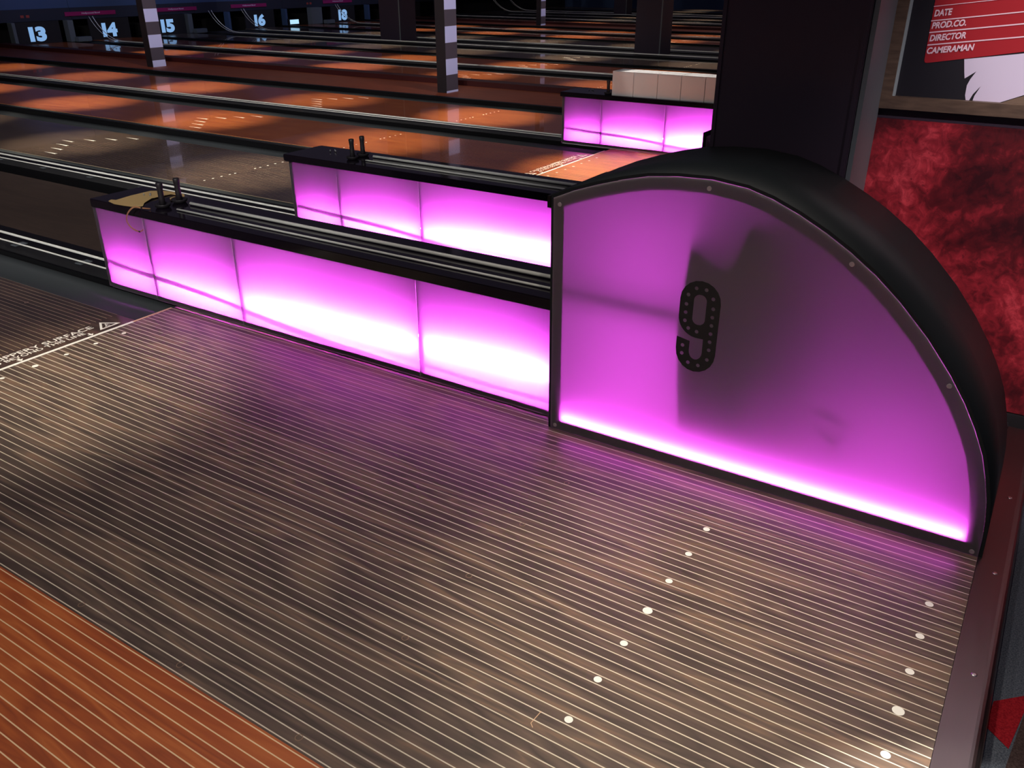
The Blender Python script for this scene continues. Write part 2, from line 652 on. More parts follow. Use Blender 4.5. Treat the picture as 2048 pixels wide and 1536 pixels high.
# ------------------------------------------------------------------ framed poster
fr = thing('poster_frame', 'framed clapperboard poster above the mottled red panel', 'poster', (1.6, -2.815, 1.02))
X, Y0, Z0, Y1, Z1 = 0, 0, 0, -1.5, 1.6
bm = bmesh.new()
box(bm, -.02, .014, -.043, 0, 0, Z1)
box(bm, -.02, .014, Y1, -.043, 0, .040)
box(bm, -.02, .014, Y1, Y1 + .043, .040, Z1)
box(bm, -.02, .014, Y1 + .043, -.043, Z1 - .043, Z1)
part('frame', bm, M_oak, fr, label='dark oak frame')
boxpart('inner_bevel', M_bevel, fr, -.012, .010, -.050, -.0425, .040, Z1 - .043)
boxpart('poster_sheet', M_poster, fr, .004, .012, Y1 + .043, -.050, .040, Z1 - .043)
sheet = fill_mesh('clapper_print', [[(.113, .155), (.118, .148), (.125, .146), (.90, .30), (.90, 1.1), (.113, 1.1)]], M_redpaint)
# lower edge of the clapper runs slightly upward to the right
sheet.clear_geometry()
bm = bmesh.new()
ptsr = [(.1165, .153), (.1195, .147), (.126, .1455), (1.2, .33), (1.2, 1.3), (.096, 1.3)]
bm.faces.new([bm.verts.new((x, y, 0)) for x, y in ptsr])
bm.to_mesh(sheet)
bm.free()
link('clapper_print', xform(sheet, on_wall(.0025, 0, 0)), fr)
rot = Matrix.Rotation(.115, 4, 'Z')
bm = bmesh.new()
for (x, y, th) in ((.113, .312, .0018), (.1135, .270, .0032), (.115, .236, .0036), (.117, .199, .0036)):
    a = .13
    d = 1.0
    p = [(x, y - th / 2), (x + d, y + a * d - th / 2), (x + d, y + a * d + th / 2), (x, y + th / 2)]
    bm.faces.new([bm.verts.new((q[0], q[1], 0)) for q in p])
bm.faces.new([bm.verts.new((q[0], q[1], 0)) for q in ((.262, .330), (.264, .330), (.262, .40), (.260, .40))])
link('clapper_lines', xform(mesh('clapper_lines', bm, M_poster_letter), on_wall(.0015, 0, 0)), fr)
for body, x, y, w in (('DATE', .1195, .2825, .052), ('PROD.CO.', .119, .2465, .098), ('DIRECTOR', .120, .2095, .104), ('CAMERAMAN', .120, .172, .136)):
    me = text_mesh('lettering', body, M_poster_letter, (w, .0195), shear=.25, offset=.035)
    me.transform(Matrix.Translation((x, y, 0)) @ Matrix.Rotation(.13, 4, 'Z'))
    link('lettering', xform(me, on_wall(.0012, 0, 0)), fr)
pale = [(.232, .162), (.240, .125), (.245, .105), (.254, .112), (.274, .128), (.262, .105), (.256, .085), (.257, .055), (.262, .0405),
        (.272, .0405), (.279, .060), (.296, .085), (.284, .055), (.282, .0405), (.36, .0405), (.40, .058), (.45, .080), (.45, .195)]
link('pale_figure_print', xform(fill_mesh('pale_figure_print', [pale], M_posterw), on_wall(.0030, 0, 0)), fr)
link('pale_reflector', xform(fill_mesh('pale_reflector', [[(.06, .46), (1.4, .46), (1.4, 1.5), (.06, 1.5)]], M_posterw), on_wall(.0009, 0, 0)), fr)  # pale sheet added out of view for the steel edge to reflect
link('tan_print', xform(fill_mesh('tan_print', [[(.365, .0402), (.50, .0402), (.50, .095), (.40, .056)]], M_poster_tan), on_wall(.0022, 0, 0)), fr)

# ------------------------------------------------------------------ bowling lanes


def marking_mesh(orange):
    bm = bmesh.new()
    d = 5 * BOARD
    z = .0008
    for k in range(-3, 4):
        disc(bm, k * d, -.085, z, .0125 if k == 0 else .0095)
        disc(bm, k * d, -2.776, z, .0125 if k == 0 else .0095)
        disc(bm, k * d, -3.366, z, .0130 if k == 0 else .0100)
        # arrow markers past the foul line
        y = 4.42 - .130 * abs(k)
        x = k * d
        bm.faces.new([bm.verts.new(p) for p in ((x - .012, y - .09, z), (x, y - .075, z), (x + .012, y - .09, z), (x, y + .10, z))])
    for s in (-1, 1):
        for b in (3, 5, 8, 11, 14):
            disc(bm, s * b * BOARD + s * .02, 2.03, z, .009, 12)
    for x, y in ((-.13, -2.321), (.141, -2.319), (-.401, -2.325), (-.749, -2.323), (-.749, -1.942), (-.749, -1.56), (.40, -2.32), (.389, .648)):
        ring(bm, x, y, z, .0072, .0088, 20, 1)
    me = mesh('lane_marking', bm, [M_white, M_ring])
    return me


def foul_text_mesh():
    bm = bmesh.new()
    z = .0009
    for s in (-1, 1):
        tri = [Vector((.421, .119)), Vector((.473, .036)), Vector((.370, .034))]
        tri = [Vector((s * t.x, t.y)) for t in tri]
        c = sum(tri, Vector((0, 0))) / 3
        inn = [c + (t - c) * .66 for t in tri]
        for k in range(3):
            l = (k + 1) % 3
            bm.faces.new([bm.verts.new((p.x, p.y, z)) for p in (tri[k], tri[l], inn[l], inn[k])])
        # slipping figure: head, body, legs
        disc(bm, c.x + .004, c.y + .016, z, .004, 10)
        for p, q in (((.001, .011), (-.006, -.006)), ((-.006, -.006), (.010, -.010)), ((-.006, -.006), (-.014, -.013)), ((0, .006), (.011, .006))):
            P, Q = c + Vector(p), c + Vector(q)
            n = (Q - P).orthogonal().normalized() * .0022
            bm.faces.new([bm.verts.new((t.x, t.y, z)) for t in (P - n, Q - n, Q + n, P + n)])
    for x in (-.318, 0, .318):
        for p in (((x - .004, .045), (x + .004, .045), (x + .004, .028), (x - .004, .028)), ((x - .014, .028), (x + .014, .028), (x, .009))):
            bm.faces.new([bm.verts.new((a, b, z)) for a, b in p])
    me = mesh('foul_text', bm, M_white)
    t1 = text_mesh('t1', 'CAUTION-SLIPPERY SURFACE', M_white, (.735, .037), offset=.012)
    t1.transform(Matrix.Translation((-.365, .0795, z)))
    t2 = text_mesh('t2', 'DO NOT GO BEYOND THIS LINE', M_white, (.610, .028), offset=.012)
    t2.transform(Matrix.Translation((-.300, .0445, z)))
    bm = bmesh.new()
    for m in (me, t1, t2):
        bm.from_mesh(m)
    for m in (me, t1, t2):
        bpy.data.meshes.remove(m)
    return mesh('warning_text', bm, M_white)


def gutter_mesh(w, side):
    bm = bmesh.new()
    n = 8
    prof = []
    for k in range(n + 1):
        t = k / n
        z = -.004 - .042 * math.sin(PI * t) ** .7 - .010 * t
        prof.append((side * (.5275 + (w - .5275) * t), z))
    top = [[bm.verts.new((x, y, z)) for x, z in prof] for y in (.012, LEND)]
    bot = [[bm.verts.new((x, y, -.115)) for x in (prof[0][0], prof[-1][0])] for y in (.012, LEND)]
    for k in range(n):
        bm.faces.new((top[0][k], top[0][k + 1], top[1][k + 1], top[1][k])).smooth = True
    bm.faces.new((top[0][0], top[1][0], bot[1][0], bot[0][0]))
    bm.faces.new((top[0][-1], top[1][-1], bot[1][1], bot[0][1]))
    bm.faces.new(list(top[0]) + [bot[0][1], bot[0][0]])
    bm.faces.new(list(top[1]) + [bot[1][1], bot[1][0]])
    bm.faces.new((bot[0][0], bot[0][1], bot[1][1], bot[1][0]))
    return mesh('gutter', bm, M_gutter)


ME_mark = marking_mesh(0)
ME_text = foul_text_mesh()
BED = {}
for w in ('brown', 'orange'):
    bm = bmesh.new()
    box(bm, -.527, .527, .008, .138, -.115, 0, 1)
    box(bm, -.527, .527, .138, LEND, -.115, 0, 0)
    BED[w] = mesh('lane_bed', bm, [M_brown_bed, M_brown_plain] if w == 'brown' else [M_or_bed, M_or_plain])
bm = bmesh.new()
box(bm, -.527, .512, -.008, .008, -.02, .0005)
ME_foul = mesh('foul_line', bm, M_white)
GUT = {}
LANE_LABEL = {
    8: 'orange lane bordering the brown approach, nearest the photographer',
    9: 'brown pinstriped lane in front of the hood marked 9',
    10: 'brown lane just behind the second lit console',
    11: 'orange lane between the second and third lit consoles',
    12: 'orange lane just behind the third lit console, before the chequered columns',
    13: 'orange lane ending below the lit number 13',
    14: 'orange lane ending below the lit number 14',
    15: 'brown lane ending below the lit number 15',
    16: 'brown lane ending below the lit number 16',
    17: 'orange lane between the lanes numbered 16 and 18',
    18: 'orange lane ending below the lit number 18',
    19: 'orange lane first behind the small far chequered column',
    20: 'dark lane second behind the small far chequered column',
    21: 'dark lane third behind the small far chequered column',
    22: 'third lane from the far end of the hall',
    23: 'second to last lane at the far end of the hall',
    24: 'farthest lane at the far end of the hall'}
for i, (n, x, w, hl, hr) in enumerate(LANES):
    r = thing('bowling_lane', LANE_LABEL[n], 'bowling lane', (x, 0, 0), 'bowling lanes')
    link('lane_bed', BED[w], r)
    for s, h in ((-1, {11: .70, 10: .64, 12: .608, 14: .575, 18: .63, 20: .57, 24: .6}.get(n, hl)), (1, hr)):
        k = (s, min(h, .763))
        if k not in GUT:
            GUT[k] = gutter_mesh(k[1], s)
        link('gutter', GUT[k], r)
    link('foul_line', ME_foul, r)
    link('lane_marking', ME_mark, r)
    if n <= 13:
        link('warning_text', ME_text, r)
        ends = boxpart('gutter_end_strip', M_tan, r, .512, .72 if n != 12 else .70, -.007, .007, -.03, .0004)
    # approach boards, up to the neighbour's
    x0 = -hl if n != 10 else -(2.97 - 1.145)
    if n == 12:
        x0 = -.905
    if n == 14:
        x0 = -.83
    xr = {9: 1.140, 11: .80, 12: 1.5, 13: .775, 15: 1.435, 16: .765, 18: 1.51}.get(n, hr)
    if n in (13, 16, 19, 22):
        x0 = -1.43
    boxpart('approach', M_brown_app if w == 'brown' else M_or_app, r, x0, xr, -3.446 if n != 10 else -2.80, -.009 if n != 99 else 0, -.115, 0)

    if n == 9:
        bm = bmesh.new()
        for p, q in (((-.417, -2.715), (-.456, -2.7125)), ((-.456, -2.7125), (-.464, -2.722))):
            p, q = Vector(p), Vector(q)
            nv = (q - p).orthogonal().normalized() * .0008
            bm.faces.new([bm.verts.new((t.x, t.y, .0008)) for t in (p - nv, q - nv, q + nv, p + nv)])
        part('scratch', bm, M_tan, r)

# division caps and fascias between lanes
caps = [(3.737, 3.797, .035, M_black), (6.977, 7.05, .035, M_black), (8.252, 8.483, .065, M_darkred), (11.627, 11.633, .03, M_black),
        (16.036, 16.034, .03, M_black), (19.247, 19.34, .035, M_black), (20.61, 20.733, .06, M_darkred), (23.887, 23.893, .03, M_black),
        (28.317, 28.333, .03, M_black)]
CAPLAB = ['low black cap between the brown lane and the orange lane behind it', 'black cap along the front of the orange column gap',
          'dark red raised fascia along the back of the orange column gap', 'black cap between the lanes numbered fourteen and fifteen',
          'black cap between the lanes numbered sixteen and 17', 'black cap before the small far chequered column', 'dark red fascia behind the small far chequered column',
          'black cap between two dark far lanes', 'black cap near the farthest lanes']
for (x0, x1, z, m), lb in zip(caps, CAPLAB):
    if x1 - x0 < .05:
        c = (x0 + x1) / 2
        x0, x1 = c - .035, c + .035
        zb = -.004
    else:
        zb = -.115
    o = boxpart('division_cap', m, None, x0, x1, .02, LEND, zb, z, bevel=.006)
    tag(o, lb, 'divider')

# ------------------------------------------------------------------ ball return tracks (low rails along the lanes, climbing at the pin end)


def track_meshes():
    bm = bmesh.new()
    box(bm, .065, .345, .505, 14.2, -.115, .018)
    box(bm, .075, .345, .012, .505, -.115, -.002)
    base = mesh('track_base', bm, M_black, .005)
    res = [base]
    for x, r in ((.13, .0045), (.215, .0072)):
        bm = bmesh.new()
        pts = [(x, .508, .045), (x, 5, .045), (x, 10, .045), (x, 13.9, .045)]
        for k in range(1, 11):
            a = k / 10 * .95
            pts.append((x, 13.9 + 1.1 * math.sin(a), .045 + 1.1 * (1 - math.cos(a))))
        tube(bm, pts, r, 8)
        res.append(mesh('rail', bm, M_rail))
    return res


TR = track_meshes()
bm = bmesh.new()
box(bm, .136, .207, 0, .05, .0181, .022)
ME_tie = mesh('tie', bm, M_grey)
for x, lb in ((.70, 'twin-rail ball track running behind the front lit console'), (1.98, 'twin-rail ball track running to the second lit console'),
              (5.245, 'twin-rail ball track running to the third lit console'), (9.965, 'twin-rail ball track climbing between the numbers 13 and 14'),
              (13.11, 'twin-rail ball track right of the number 15, the nearer of two'), (14.12, 'twin-rail ball track just left of the number 16'),
              (17.50, 'twin-rail ball track climbing left of the number 18'), (22.2, 'twin-rail ball track beyond the first pillar, far away'),
              (25.37, 'twin-rail ball track among the dark far lanes'), (26.4, 'last twin-rail ball track near the far end')):
    r = thing('ball_return_track', lb, 'ball track', (x, 0, 0), 'ball return tracks')
    for nm, me in zip(('track_base', 'rail', 'rail'), TR):
        link(nm, me, r)
    if x < 3:
        for k in range(14):
            link('tie', ME_tie, r, (0, .9 + .62 * k, 0))

# ------------------------------------------------------------------ lit ball return consoles


def console(loc, y_far, seams, y_near, label, posts=True, rails=True, over=0.0):
    r = thing('ball_return_console', label, 'lit console', loc, 'lit ball return consoles')
    # body behind the panels: floor, back, ends
    bm = bmesh.new()
    box(bm, .285, .305, y_near, y_far - .01, .012, .412)
    box(bm, .045, .305, y_near, y_far - .01, .002, .012)
    part('liner', bm, M_inner, r)
    bm = bmesh.new()
    box(bm, .306, .318, y_near, y_far - .01, .0015, .412)
    box(bm, .046, .306, y_far - .0098, y_far - .002, .0015, .412)
    part('plinth', bm, M_black, r)
    bm = bmesh.new()
    box(bm, over, .32, y_near, y_far - over * .5, .415, .455)
    part('top_slab', bm, M_blackgloss, r, .003, label='glossy black top slab')
    # flange strip behind the lower edge and posts behind each seam
    ys = [y_far - .004] + seams + [y_near]
    bm = bmesh.new()
    box(bm, .0374, .042, y_near, y_far - .012, .014, .036)
    box(bm, .0374, .042, y_near, y_far - .012, .406, .412)
    box(bm, .0374, .042, y_far - .034, y_far - .0105, .036, .406)
    for s in seams:
        box(bm, .0440, .21, s - .003, s + .002, .036, .406)
        box(bm, .0415, .046, s - .024, s - .003, .036, .406)
    part('frame', bm, M_frameblk, r)
    for a, b in zip(ys, ys[1:]):
        lp = boxpart('lit_panel', [M_frost, M_clear], r, .034, .037, b + .0015, a - .0015, .012, .413)
        clear_back(lp.data)
    # led tapes lying inside, wandering a little
    L = y_far - .05 - y_near
    for nm, x0, x1, z0, z1, m in (('led_tape', .090, .082, .066, .060, M_led), ('led_tape', .118, .096, .098, .175, M_led_hi)):
        bm = bmesh.new()
        pts = []
        for k in range(41):
            t = k / 40
            y = y_far - .05 - L * t
            pts.append((x0 + (x1 - x0) * t + .004 * math.sin(9 * t * PI), y, z0 + (z1 - z0) * t + .006 * math.sin(5 * t * PI)))
        hw = [.0014 + .0024 * min(1, (k / 40) * 2) if m is M_led else .0012 + .0036 * min(1, (k / 40) * 1.7) for k in range(41)]
        a = [bm.verts.new((x, y, z - w)) for (x, y, z), w in zip(pts, hw)]
        b = [bm.verts.new((x, y, z + w)) for (x, y, z), w in zip(pts, hw)]
        for k in range(40):
            bm.faces.new((a[k], a[k + 1], b[k + 1], b[k]))
        part(nm, bm, m, r)
    bm = bmesh.new()
    tube(bm, [(.078 - .022 * min(1, 1.6 * t), y_far - .06 - L * t, .122 - .062 * t + .008 * math.sin(7 * t)) for t in [q / 24 for q in range(25)]], .006, 8)
    part('shadow_tube', bm, M_frameblk, r)  # tube added to cast the darker band on the lit panels
    if rails:
        for x, rad in ((.105, .0048), (.200, .0078)):
            bm = bmesh.new()
            y = -.055 if x < .15 else -.03
            tube(bm, [(x, y, .4555 + rad), (x, y_near, .4555 + rad)], rad, 12)
            part('rail', bm, M_rail, r)
    if posts:
        for x, y in (((.105, .045), (.205, .055)) if rails else ((.055, .045),)):
            bm = bmesh.new()
            lathe(bm, x, y, [(.0145, .462), (.0130, .50), (.0125, .535), (.0135, .545), (.0150, .552), (.0150, .566), (.0135, .569)], 20)
            p = part('post', bm, M_rubber, r)
            bm = bmesh.new()
            lathe(bm, x, y, [(.026, .4552), (.033, .462), (.036, .470), (.036, .473), (.030, .473), (.016, .468)], 28)
            part('base_flange', bm, M_rubber, p)
    for x, y in ((.19, .30), (.215, .285), (.20, .265)):
        bm = bmesh.new()
        lathe(bm, x, y, [(.004, .455), (.004, .466), (.0025, .469)], 12)
        part('stud', bm, M_steel, r)
    return r


console((.70, 0, 0), .50, [.117, -.483, -1.481], -2.066, 'front magenta-lit console joining the hood marked 9', over=.024)
console((1.98, 0, 0), .50, [.117, -.483, -1.481], -2.066, 'middle magenta-lit console with two bare posts on its black top')
console((5.27, 0, 0), .49, [.10, -.50, -1.50], -2.066, 'rear magenta-lit console with white boxes on top', rails=False)

# scrap of brown card lying over the front console's end, torn with a hole
cb = [(.733, .350), (.757, .362), (.763, .335), (.85, .345), (.965, .352), (1.0, .31), (1.013, .245), (1.013, .160), (.985, .120), (.93, .085),
      (.895, .105), (.925, .155), (.985, .165), (.975, .215), (.93, .215), (.87, .215), (.80, .175), (.765, .135), (.735, .150), (.722, .21), (.715, .28)]
me = fill_mesh('card_scrap', [cb], M_card)
bm = bmesh.new()
bm.from_mesh(me)
bmesh.ops.solidify(bm, geom=bm.faces[:], thickness=.0015)
bpy.data.meshes.remove(me)
for v in bm.verts:
    v.co.z += .4590 + .003 * math.sin(9 * v.co.x) ** 2 * (1 if v.co.y > .2 else .2)
o = part('card_scrap', bm, M_card)
tag(o, 'torn brown card scrap lying on the end of the front console', 'cardboard')

# loose copper led tape curling down the panel
pts = [(.745, .055, .461), (.715, .075, .468), (.698, .105, .472), (.690, .145, .443), (.690, .168, .407), (.690, .158, .382), (.691, .127, .366), (.693, .090, .362), (.695, .064, .374)]
bm = bmesh.new()
sm = []
for i in range(len(pts) - 1):
    for t in (0, .25, .5, .75):
        p0, p1, p2, p3 = (Vector(pts[max(0, min(len(pts) - 1, j))]) for j in (i - 1, i, i + 1, i + 2))
        sm.append(.5 * (2 * p1 + (p2 - p0) * t + (2 * p0 - 5 * p1 + 4 * p2 - p3) * t * t + (3 * p1 - p0 - 3 * p2 + p3) * t ** 3))
sm.append(Vector(pts[-1]))
prev = None
for i, p in enumerate(sm):
    d = (sm[min(i + 1, len(sm) - 1)] - sm[max(i - 1, 0)]).normalized()
    wv = Vector((1, 0, 0)) * .0005 + d.cross(Vector((1, 0, 0))).normalized() * .0032
    a, b = bm.verts.new(p - wv), bm.verts.new(p + wv)
    c, e = bm.verts.new(p - wv + Vector((.0006, 0, 0))), bm.verts.new(p + wv + Vector((.0006, 0, 0)))
    if prev:
        bm.faces.new((prev[0], a, b, prev[1]))
        bm.faces.new((prev[2], prev[3], e, c))
        bm.faces.new((prev[0], prev[2], c, a))
        bm.faces.new((prev[1], b, e, prev[3]))
    prev = (a, b, c, e)
lt = thing('loose_led_tape', 'loose copper led tape curling over the lit front panel', 'led tape', pts[0])
o = part('tape', bm, M_copper, lt)
o.location = -Vector(pts[0])
for p in (pts[1], pts[7]):
    q = boxpart('chip', M_frameblk, lt, p[0] - .003, p[0] - .0004, p[1] - .005, p[1] + .005, p[2] - .0035, p[2] + .0035)
    q.location = -Vector(pts[0])

# white boxes on the rear console
yb = [0.0, -.200, -.418, -.626, -.832, -1.04]
WB = ['white box at the left end of the row on the rear console, half in shade', 'second white box from the left on the rear console, mostly shaded',
      'third white box from the left on the rear console', 'fourth white box from the left on the rear console',
      'fifth white box from the left on the rear console, beside the dark pillar']
for k in range(5):
    b = thing('white_box', WB[k], 'box', (5.30, (yb[k] + yb[k + 1]) / 2, .4555), 'white boxes on the rear console')
    h = abs(yb[k] - yb[k + 1]) / 2 - .0015
    boxpart('carton', M_box, b, 0, .21, -h, h, 0, .196, bevel=.002)
    bm = bmesh.new()
    box(bm, -.0004, .0, -h + .02, h - .02, .1935, .194)
    box(bm, .104, .106, -h + .004, h - .004, .1962, .1966)
    part('flap_seam', bm, M_frameblk, b)

# ------------------------------------------------------------------ the hood marked 9
PROF = [(-2.098, .000), (-2.092, .808), (-2.16, .838), (-2.24, .866), (-2.32, .890), (-2.40, .909), (-2.49, .919), (-2.589, .922), (-2.69, .911),
        (-2.76, .891), (-2.837, .859), (-2.91, .822), (-2.976, .783), (-3.05, .731), (-3.119, .672), (-3.20, .591), (-3.271, .505), (-3.32, .435),
        (-3.358, .370), (-3.39, .303), (-3.412, .236), (-3.428, .175), (-3.438, .115), (-3.444, .055), (-3.446, .000)]


def offset_loop(pl, d):
    n = len(pl)
    out = []
    for i in range(n):
        p0, p1, p2 = Vector(pl[i - 1]), Vector(pl[i]), Vector(pl[(i + 1) % n])
        e1, e2 = (p1 - p0).normalized(), (p2 - p1).normalized()
        n1, n2 = Vector((e1.y, -e1.x)), Vector((e2.y, -e2.x))
        m = (n1 + n2)
        m = m / max(.3, m.dot(n1))
        q = p1 + m * d
        out.append((q.x, max(q.y, .0008)))
    return out


# orientation: loop runs up the left edge, over, and down the right; inward normal test
area = sum(PROF[i - 1][0] * PROF[i][1] - PROF[i][0] * PROF[i - 1][1] for i in range(len(PROF)))
SGN = 1 if area > 0 else -1
nine_pts = None


def rounded(cx0, cx1, cy0, cy1, r, n=8):
    out = []
    for cx, cy, a0 in ((cx1 - r, cy1 - r, 0), (cx0 + r, cy1 - r, 90), (cx0 + r, cy0 + r, 180), (cx1 - r, cy0 + r, 270)):
        for k in range(n + 1):
            a = math.radians(a0 + 90 * k / n)
            out.append((cx + r * math.cos(a), cy + r * math.sin(a)))
    return out


def arc(cx, cy, rx, ry, a0, a1, n=10):
    return [(cx + rx * math.cos(math.radians(a0 + (a1 - a0) * k / n)), cy + ry * math.sin(math.radians(a0 + (a1 - a0) * k / n))) for k in range(n + 1)]


def nine_mesh():
    w, H = .124, .288
    # outer outline, anticlockwise: bottom hook, right stem, bowl, notch
    o_ = []
    o_ += arc(.062, .066, .062, .066, 180, 360)          # round bottom
    o_ += arc(.062, .226, .062, .062, 0, 180)            # round top
    o_ += arc(.062, .172, .062, .062, 180, 270)          # lower left of the bowl
    o_ += [(.082, .110)]
    o_ += arc(.062, .066, .0205, .026, 0, -180)          # inside of the hook
    o_ += [(.0415, .096), (.0, .104)]
    hole = rounded(.0425, .0815, .152, .246, .0185)
    loops = [o_, hole]
    dots = [(.062 + .0405 * math.cos(math.radians(a)), .226 + .0405 * math.sin(math.radians(a))) for a in (20, 68, 112, 160)]
    dots += [(.0205, y) for y in (.210, .184, .158)] + [(.033, .136), (.060, .130)]
    dots += [(.103, y) for y in (.210, .184, .158, .132, .106, .080)]
    dots += [(.062 + .0415 * math.cos(math.radians(a)), .064 + .043 * math.sin(math.radians(a))) for a in (-22, -72, -118)]
    dots += [(.0205, .052), (.0205, .078)]
    for x, y in dots:
        loops.append([(x + .0058 * math.cos(2 * PI * k / 16), y + .0058 * math.sin(2 * PI * k / 16)) for k in range(16)])
    return fill_mesh('numeral', loops, M_blackmatt)


def hood(dx, label, nine, full=True):
    r = thing('ball_return_hood', label, 'ball return hood', (.68 + dx, -2.77, 0))
    off = (-.68 - dx, 2.77, 0)

    def P(name, bm, m, bevel=0, label=None):
        q = part(name, bm, m, r, bevel, label)
        q.location = Vector((-.68, 2.77, 0))
        return q
    bm = bmesh.new()
    prism_yz(bm, offset_loop(PROF, 0), .680, .683)
    clear_back(P('front_panel', bm, [M_frost_hood, M_clear], label='frosted magenta-lit acrylic panel').data)
    inn = offset_loop(PROF, SGN * -.040)
    out = offset_loop(PROF, SGN * -.002)
    bm = bmesh.new()
    ribbon_yz(bm, inn, out, .6834, .688, closed=True)
    P('flange', bm, M_frameblk)
    # sheet metal shell over the arc and down the left side
    so = offset_loop(PROF, SGN * .010)
    si = offset_loop(PROF, SGN * .001)
    so[0], si[0] = (so[0][0], .0008), (si[0][0], .0008)
    so[-1], si[-1] = (so[-1][0], .0008), (si[-1][0], .0008)
    bm = bmesh.new()
    ribbon_yz(bm, si, so, .683, 1.145)
    P('shell', bm, M_hood, label='black sheet metal shell')
    bm = bmesh.new()
    prism_yz(bm, offset_loop(PROF, SGN * -.001), 1.13, 1.142)
    P('back_board', bm, M_inner)
    bm = bmesh.new()
    box(bm, .68, 1.08, -2.0815, -2.070, .775, .812)
    P('left_lip', bm, M_black)
    # inside: floor led tape close behind the panel, fill tapes, and a ball lift that blocks the light
    bm = bmesh.new()
    box(bm, .694, .702, -3.400, -2.140, .046, .060)
    P('led_tape', bm, M_led_hood)
    bm = bmesh.new()
    box(bm, .90, .98, -2.50, -2.15, .012, .020)
    box(bm, .98, .99, -2.46, -2.40, .10, .80)
    box(bm, .90, .98, -3.36, -3.02, .012, .020)
    box(bm, .93, .94, -3.24, -3.16, .24, .32)
    P('led_tape', bm, M_led_fill)
    bm = bmesh.new()
    ml = [(-2.545, .14), (-2.515, .48), (-2.535, .725), (-2.585, .705), (-2.60, .675), (-2.65, .70), (-2.68, .80), (-2.80, .76), (-2.80, .14)]
    prism_yz(bm, ml, .716, .93)
    prism_yz(bm, [(-2.79, .16), (-2.79, .72), (-2.90, .66), (-2.99, .54), (-2.97, .20)], .80, 1.0)
    P('ball_lift', bm, M_machine)
    bm = bmesh.new()
    box(bm, .715, .75, -2.51, -2.10, .485, .53)
    tube(bm, [(.72, -2.99, .27), (.73, -3.06, .24), (.72, -3.04, .19)], .008, 8)
    P('bracket', bm, M_machine)
    if nine:
        me = nine_mesh()
        q = link('numeral', xform(me, on_wall(.6790, -2.530, .344)), r)
        q.location = Vector((-.68, 2.77, 0))
        q['label'] = 'black dotted number 9'
    for y, z in ((-2.114, .790), (-2.584, .898), (-2.987, .752), (-3.276, .476), (-3.429, .012), (-2.116, .016)):
        bm = bmesh.new()
        n = 14
        a = [bm.verts.new((.6785, y + .0065 * math.cos(2 * PI * k / n), z + .0065 * math.sin(2 * PI * k / n))) for k in range(n)]
        b = [bm.verts.new((.6805, y + .0072 * math.cos(2 * PI * k / n), z + .0072 * math.sin(2 * PI * k / n))) for k in range(n)]
        bm.faces.new(a)
        for k in range(n):
            bm.faces.new((a[k], b[k], b[(k + 1) % n], a[(k + 1) % n]))
        P('screw', bm, M_screw)
    return r


hood(0, 'large quarter-round hood with black number 9 on its lit face', True)


def hood_far():
    # the neighbouring hood: only its front left corner shows beside the pillar
    r = thing('ball_return_hood', 'second hood, mostly hidden, its corner showing left of the pillar', 'ball return hood', (1.965, -2.09, 0))
    bm = bmesh.new()
    box(bm, 0, .006, -.55, -.004, .002, .80)
    prism_yz(bm, [(-.004, .80), (-.55, .80), (-.50, .905), (-.32, .895), (-.15, .865)], 0, .006)
    clear_back(part('front_panel', bm, [M_frost_hood, M_clear], r).data)
    bm = bmesh.new()
    ribbon_yz(bm, [(0.0, .002), (0, .803), (-.15, .868), (-.32, .899), (-.50, .909)], [(.012, .002), (.012, .815), (-.148, .880), (-.32, .911), (-.50, .921)], 0.002, .45)
    part('shell', bm, M_hood, r)
    bm = bmesh.new()
    box(bm, .0065, .014, -.05, -.004, .002, .80)
    part('flange', bm, M_frameblk, r)
    bm = bmesh.new()
    box(bm, .014, .022, -.54, -.05, .046, .058)
    part('led_tape', bm, M_led_hood, r)
    boxpart('back_board', M_inner, r, .42, .44, -.54, -.012, .002, .80)
    bm = bmesh.new()
    lathe(bm, 0, 0, [(.0065, 0), (.0065, .002), (.004, .003)], 14)
    q = part('screw', bm, M_screw, r)
    q.rotation_euler = (0, -PI / 2, 0)
    q.location = (-.0002, -.022, .782)


hood_far()

# ------------------------------------------------------------------ columns
def check_column(x, y, h, phase, label):
    r = thing('check_column', label, 'column', (x, y, 0), 'chequered columns')
    sx, sy = .25, .145
    boxpart('core', M_colblack, r, 0, sx, 0, sy, 0, h)
    bm = bmesh.new()
    z = 0
    k = 0
    while z < h - .01:
        z1 = min(h, (k + 1) * .19 - phase)
        if z1 > z:
            box(bm, .004, sx - .004, -.004, .0, z, z1, k % 2)
            z = z1
        k += 1
    part('check_sleeve', bm, [M_checkw, M_checkd], r)
    return r


check_column(7.49, 9.27, 3.2, .09, 'chequered column left, foot standing beneath the number 15')
check_column(7.50, 3.41, 3.2, .165, 'chequered column nearest the photographer, in the orange gap')
check_column(19.95, 9.45, 3.2, .15, 'small chequered column farthest away')
for x, y, s, lb in ((13.56, 9.13, .56, 'dark pillar with blue edges left of the near chequered column'),
                    (13.56, 3.15, .50, 'dark pillar between the near chequered column and the big purple pillar'),
                    (25.9, 9.75, .45, 'distant dark pillar just left of the middle dark pillar')):
    p = boxpart('pillar', M_pillar, None, x, x + s, y, y + s, -.10, 3.2, bevel=.01)
    tag(p, lb, 'pillar', 'dark pillars in the hall', kind='structure')
    boxpart('corner_bead', M_grey, p, x - .006, x + .012, y - .006, y + .012, 0, 3.2)

